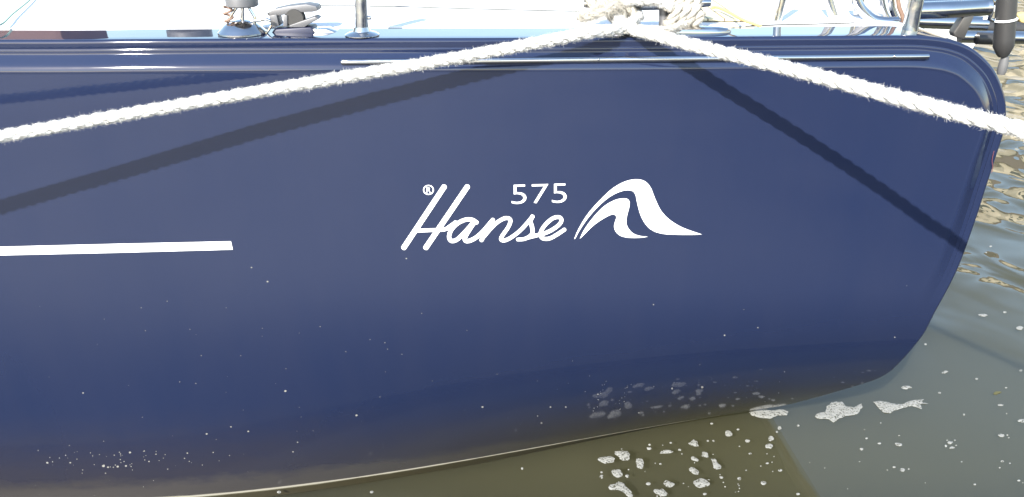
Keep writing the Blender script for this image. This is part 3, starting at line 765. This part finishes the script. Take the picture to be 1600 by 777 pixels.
foam([(1365, 629), (1372, 627), (1385, 628), (1394, 631), (1410, 632), (1418, 628), (1432, 625), (1444, 624), (1440, 629), (1451, 631), (1438, 632), (1441, 640), (1425, 635), (1408, 639), (1395, 643), (1390, 647), (1380, 645), (1372, 638)], 'foam patch with thin branching tail right of the star-shaped one', SP)
foam([(1170, 645), (1180, 641), (1192, 640), (1206, 642), (1222, 640), (1232, 644), (1229, 650), (1214, 650), (1203, 655), (1186, 653), (1175, 650)], 'grey foam patch touching the hull where the stern leaves the water', SP)
foam([(950, 762), (953, 758), (962, 756), (966, 753), (974, 755), (979, 762), (986, 768), (989, 777), (980, 777), (975, 770), (966, 766), (953, 766)], 'long bent foam patch at the bottom edge of the olive water', SP)
foam(blob(948.5, 719.5, 25, 12), 'whitest oblong foam patch, leftmost on the olive water', SP)
foam(blob(974.5, 712.5, 24, 13, 10, .3), 'knobbly foam patch just right of the whitest oblong one', SP)
foam(blob(1096, 756, 26, 15, 0, .15), 'round foam patch like a shell at the bottom of the olive water', SP)
foam([(1111, 718), (1117, 717), (1121, 724), (1127, 728), (1127, 733), (1120, 735), (1114, 731), (1114, 724)], 'pear-shaped foam patch right of centre on the olive water', SP)
foam([(1075, 693), (1080, 691), (1083, 687), (1089, 690), (1092, 698), (1085, 698), (1079, 697)], 'triangular foam patch nearest the hull on the olive water', SP)
foam(blob(1041, 706.5, 21, 6, -3), 'thin flat foam strip above the middle of the olive water', SP)
foam(blob(1416, 606, 17, 6, 0, .08), 'smooth white oval foam patch above the branching one', SP)
for a, lb in [((1000, 725, 12, 17, -25), 'upright oval foam blob right of the knobbly patch'), ((964, 740, 16, 12, 20), 'three-lobed foam blob above the long bent patch'), ((1084, 737, 17, 9, 35), 'slanted foam blob above and left of the shell-like patch'), ((1045, 757, 17, 9, 10), 'oval foam blob left of the shell-like patch'), ((1032, 770, 20, 11, 15), 'elongated foam blob at the bottom edge, between long bent and shell-like patches'), ((1138, 678, 13, 9, 15), 'lone oval foam blob near the hull, right of the triangular patch'), ((1101, 711, 11, 8, 20), 'small oval foam blob up and left of the pear-shaped patch'), ((1085, 718, 13, 6, 20), 'thin slanted foam blob between triangular patch and slanted blob'), ((1205, 686, 9, 8, 0), 'upper of two foam blobs beside the edge of the hull reflection'), ((1201, 698, 13, 8, 0), 'lower of two foam blobs beside the edge of the hull reflection')]:
    foam(blob(*a, .2), lb, SP)
for a, lb in [((1404, 695, 11, 6, 0), 'white foam dot below the tail of the branching foam patch'), ((1410, 735, 9, 5, 0), 'lowest white foam dot on the grey water right of the stern'), ((1485, 692, 9, 5, 0), 'larger upper dot of a tight foam cluster on the grey water'), ((1487, 700, 9, 4, -10), 'larger lower dot of a tight foam cluster on the grey water'), ((1565, 681, 10, 5, 0), 'white foam dot with specks, right of the tight foam cluster'), ((1597, 658, 14, 5, -5), 'white foam dot cut by the right edge of the picture'), ((1536, 493, 14, 4, 5), 'topmost flat foam dot on the water right of the stern curve'), ((1476, 582, 10, 4, -10), 'small double foam dot above and right of the smooth white oval'), ((1593, 513, 11, 6, 0), 'ring-like foam dot at the right edge, just below the topmost one')]:
    foam(blob(*a, .15), lb, SP)
b = MB()
tiny = [(1014, 701, 8, 5), (1062, 703, 5, 4), (1013, 756, 7, 5), (940, 745, 6, 6), (940, 738, 4, 3), (980, 744, 6, 5), (1168, 689, 8, 5), (1218, 669, 6, 6), (1214, 675, 4, 3), (1193, 755, 9, 6), (1155, 748, 6, 5), (1127, 746, 6, 4), (1172, 709, 5, 3), (1199, 724, 5, 3), (1219, 735, 7, 4), (1106, 689, 4, 3), (1115, 689, 5, 3), (1153, 671, 5, 3), (1112, 662, 5, 3), (1048, 692, 4, 3), (1015, 695, 4, 3), (1032, 725, 4, 3), (1101, 772, 6, 4), (1374, 693, 6, 3), (1346, 702, 6, 4), (1397, 730, 5, 3), (1478, 697, 4, 4), (1420, 733, 3, 2), (1564, 633, 8, 3), (1468, 614, 5, 3), (1354, 685, 4, 3), (1247, 665, 5, 3), (1592, 751, 5, 3), (1523, 757, 4, 3), (1570, 488, 6, 3), (1446, 538, 4, 3), (1595, 579, 5, 3), (1572, 606, 4, 2), (1562, 633, 7, 3), (1526, 592, 5, 3), (816, 732, 4, 4), (581, 769, 6, 4), (436, 769, 6, 4), (1247, 772, 6, 4), (1566, 721, 5, 3), (1506, 648, 4, 3), (1492, 688, 3, 2), (1480, 688, 3, 2), (1494, 696, 3, 2), (1574, 680, 3, 2), (1576, 684, 3, 2), (1578, 724, 3, 2), (1562, 731, 3, 2), (1413, 633, 4, 3), (1548, 385, 4, 3), (1541, 395, 3, 2)]
for _ in range(30): tiny.append((random.uniform(940, 1215), random.uniform(690, 776), random.uniform(1.5, 2.6), random.uniform(1.2, 2)))
for _ in range(12): tiny.append((random.uniform(1240, 1600), random.uniform(640, 776), random.uniform(1.5, 2.8), random.uniform(1.0, 2)))
for cx, cy, w_, h_ in tiny:
    P = [at_z(x, y, .0006) for x, y in blob(cx, cy, w_, h_, 0, .1)][::2]; c = sum(P, Vector()) / len(P)
    b.add(P + [c + Vector((0, 0, .0025))], [(i, (i + 1) % 10, 10) for i in range(10)])
tag(b.build('foam_flecks', M_FOAM), 'tiny scattered foam flecks and bubbles on the calm water around the stern', 'foam flecks', kind='stuff')
b = MB(); P = [at_z(x, y, .001) for x, y in [(1552, 615), (1556, 612), (1562, 612), (1565, 613), (1560, 615), (1556, 617)]]; b.prism(P, (0, 0, .001))
tag(b.build('floating_leaf', mat('wet_leaf', (.09, .08, .02), .5)), 'small brown-green leaf floating in the open water right of the stern', 'leaf')

# ------------------------------------------------------------------ surroundings met only in reflections or at the far right
m = mat('quay_deck_toned_for_reflection', (.36, .34, .30), .9, ior=1.15); q = N(m)
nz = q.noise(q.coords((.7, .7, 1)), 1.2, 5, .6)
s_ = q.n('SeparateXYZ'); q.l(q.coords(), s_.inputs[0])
dark_right = q.ramp(q.math('ADD', q.math('MULTIPLY', s_.outputs[0], .25), q.math('MULTIPLY', nz, .5)), [(.0, (0, 0, 0)), (.85, (1, 1, 1))]).outputs[0]  # deck colour darkened rightwards so the hull's reflection deepens there
dark_edge = q.n('MapRange', i_1=.2, i_2=1.55, i_3=0., i_4=1., interpolation_type='SMOOTHSTEP'); q.l(q.math('ADD', s_.outputs[1], q.math('MULTIPLY', nz, -.3)), dark_edge.inputs[0])  # deck colour darkened toward the edge to grade the reflection down the hull
deck_tone = q.mix(dark_right, q.mix(nz, (.275, .27, .258), (.365, .358, .34)), (.038, .046, .066))
q.l(q.mix(dark_edge.outputs[0], deck_tone, (.028, .028, .026)), q.b.inputs['Base Color'])
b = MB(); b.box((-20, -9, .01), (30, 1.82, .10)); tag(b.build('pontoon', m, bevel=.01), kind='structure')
# white boat moored on the far side of the basin
M_OTHER = mat('white_gelcoat', (.8, .8, .78), .25)
ob = tag(empty('moored_boat', (5, 9.5, 0)), 'white motor boat moored in the background beyond the stern rail', 'boat')
b = MB(); secs = []
for k in range(9):
    u = k / 8; x = -4 + 9.0 * u; hw = 1.5 * (1 - max(0, (.25 - u) / .25) ** 2 * .8); zt = 1.15 + .35 * (1 - u) ** 2
    secs.append([(x, 10 - hw, zt), (x, 10 - hw * .97, .6), (x, 10 - hw * .75, .0), (x, 10 - hw * .2, -.1), (x, 10 + hw * .2, -.1), (x, 10 + hw * .75, 0), (x, 10 + hw * .97, .6), (x, 10 + hw, zt)])
vs = [p for s in secs for p in s]; fs = [(i * 8 + k, (i + 1) * 8 + k, (i + 1) * 8 + (k + 1) % 8, i * 8 + (k + 1) % 8) for i in range(8) for k in range(8)] + [tuple(range(8)), tuple(64 + k for k in range(8))]
b.add(vs, fs); rel(b.build('hull', M_OTHER), ob)
b = MB(); b.prism([(-1.5, 9, 1.2), (3.4, 9, 1.2), (2.6, 9, 2.2), (-.4, 9, 2.2)], (0, 2, 0)); cab = rel(b.build('cabin', M_OTHER, bevel=.06), ob)
b = MB(); b.prism([(-.9, 8.97, 1.55), (2.9, 8.97, 1.55), (2.5, 8.97, 2.0), (-.4, 8.97, 2.0)], (0, .02, 0)); rel(b.build('window', mat('tinted_glass', (.02, .02, .025), .05)), cab)
# brick quay houses across the water
M_BR = mat('pale_render', (.52, .45, .33), .8); M_RF = mat('clay_roof', (.13, .09, .075), .8); M_GL = mat('window_glass', (.03, .035, .04), .08)
for hi, (x0, x1, hgt, lab) in enumerate([(21.5, 31, 9.5, 'pale yellow rendered house across the harbour, nearest the stern'), (31.6, 42, 11, 'taller pale house across the harbour, second from the stern'), (42.6, 58, 8.5, 'long low pale house across the harbour, farthest right')]):
    h_ = tag(empty('quay_house', ((x0 + x1) / 2, 36, .8)), lab, 'house', 'houses on the far quay')
    b = MB(); b.box((x0, 34, .8), (x1, 42, hgt)); rel(b.build('wall', M_BR, smooth=False), h_)
    b = MB(); b.prism([(x0 - .3, 33.6, hgt), (x0 - .3, 42.4, hgt), (x0 - .3, 38, hgt + 3)], (x1 - x0 + .6, 0, 0)); rel(b.build('roof', M_RF, smooth=False), h_)
    for fz_ in range(3):
        xx = x0 + 1.2
        while xx < x1 - 1.5:
            zz = 2.0 + fz_ * 2.7
            if zz + 1.6 < hgt:
                b = MB(); b.box((xx, 33.95, zz), (xx + 1.1, 33.99, zz + 1.5)); rel(b.build('window', M_GL, smooth=False), h_)
            xx += 2.6
b = MB(); b.box((-150, 30, -.2), (150, 60, .8)); tag(b.build('far_quay', mat('quay_stone', (.28, .26, .22), .8), smooth=False), kind='structure')
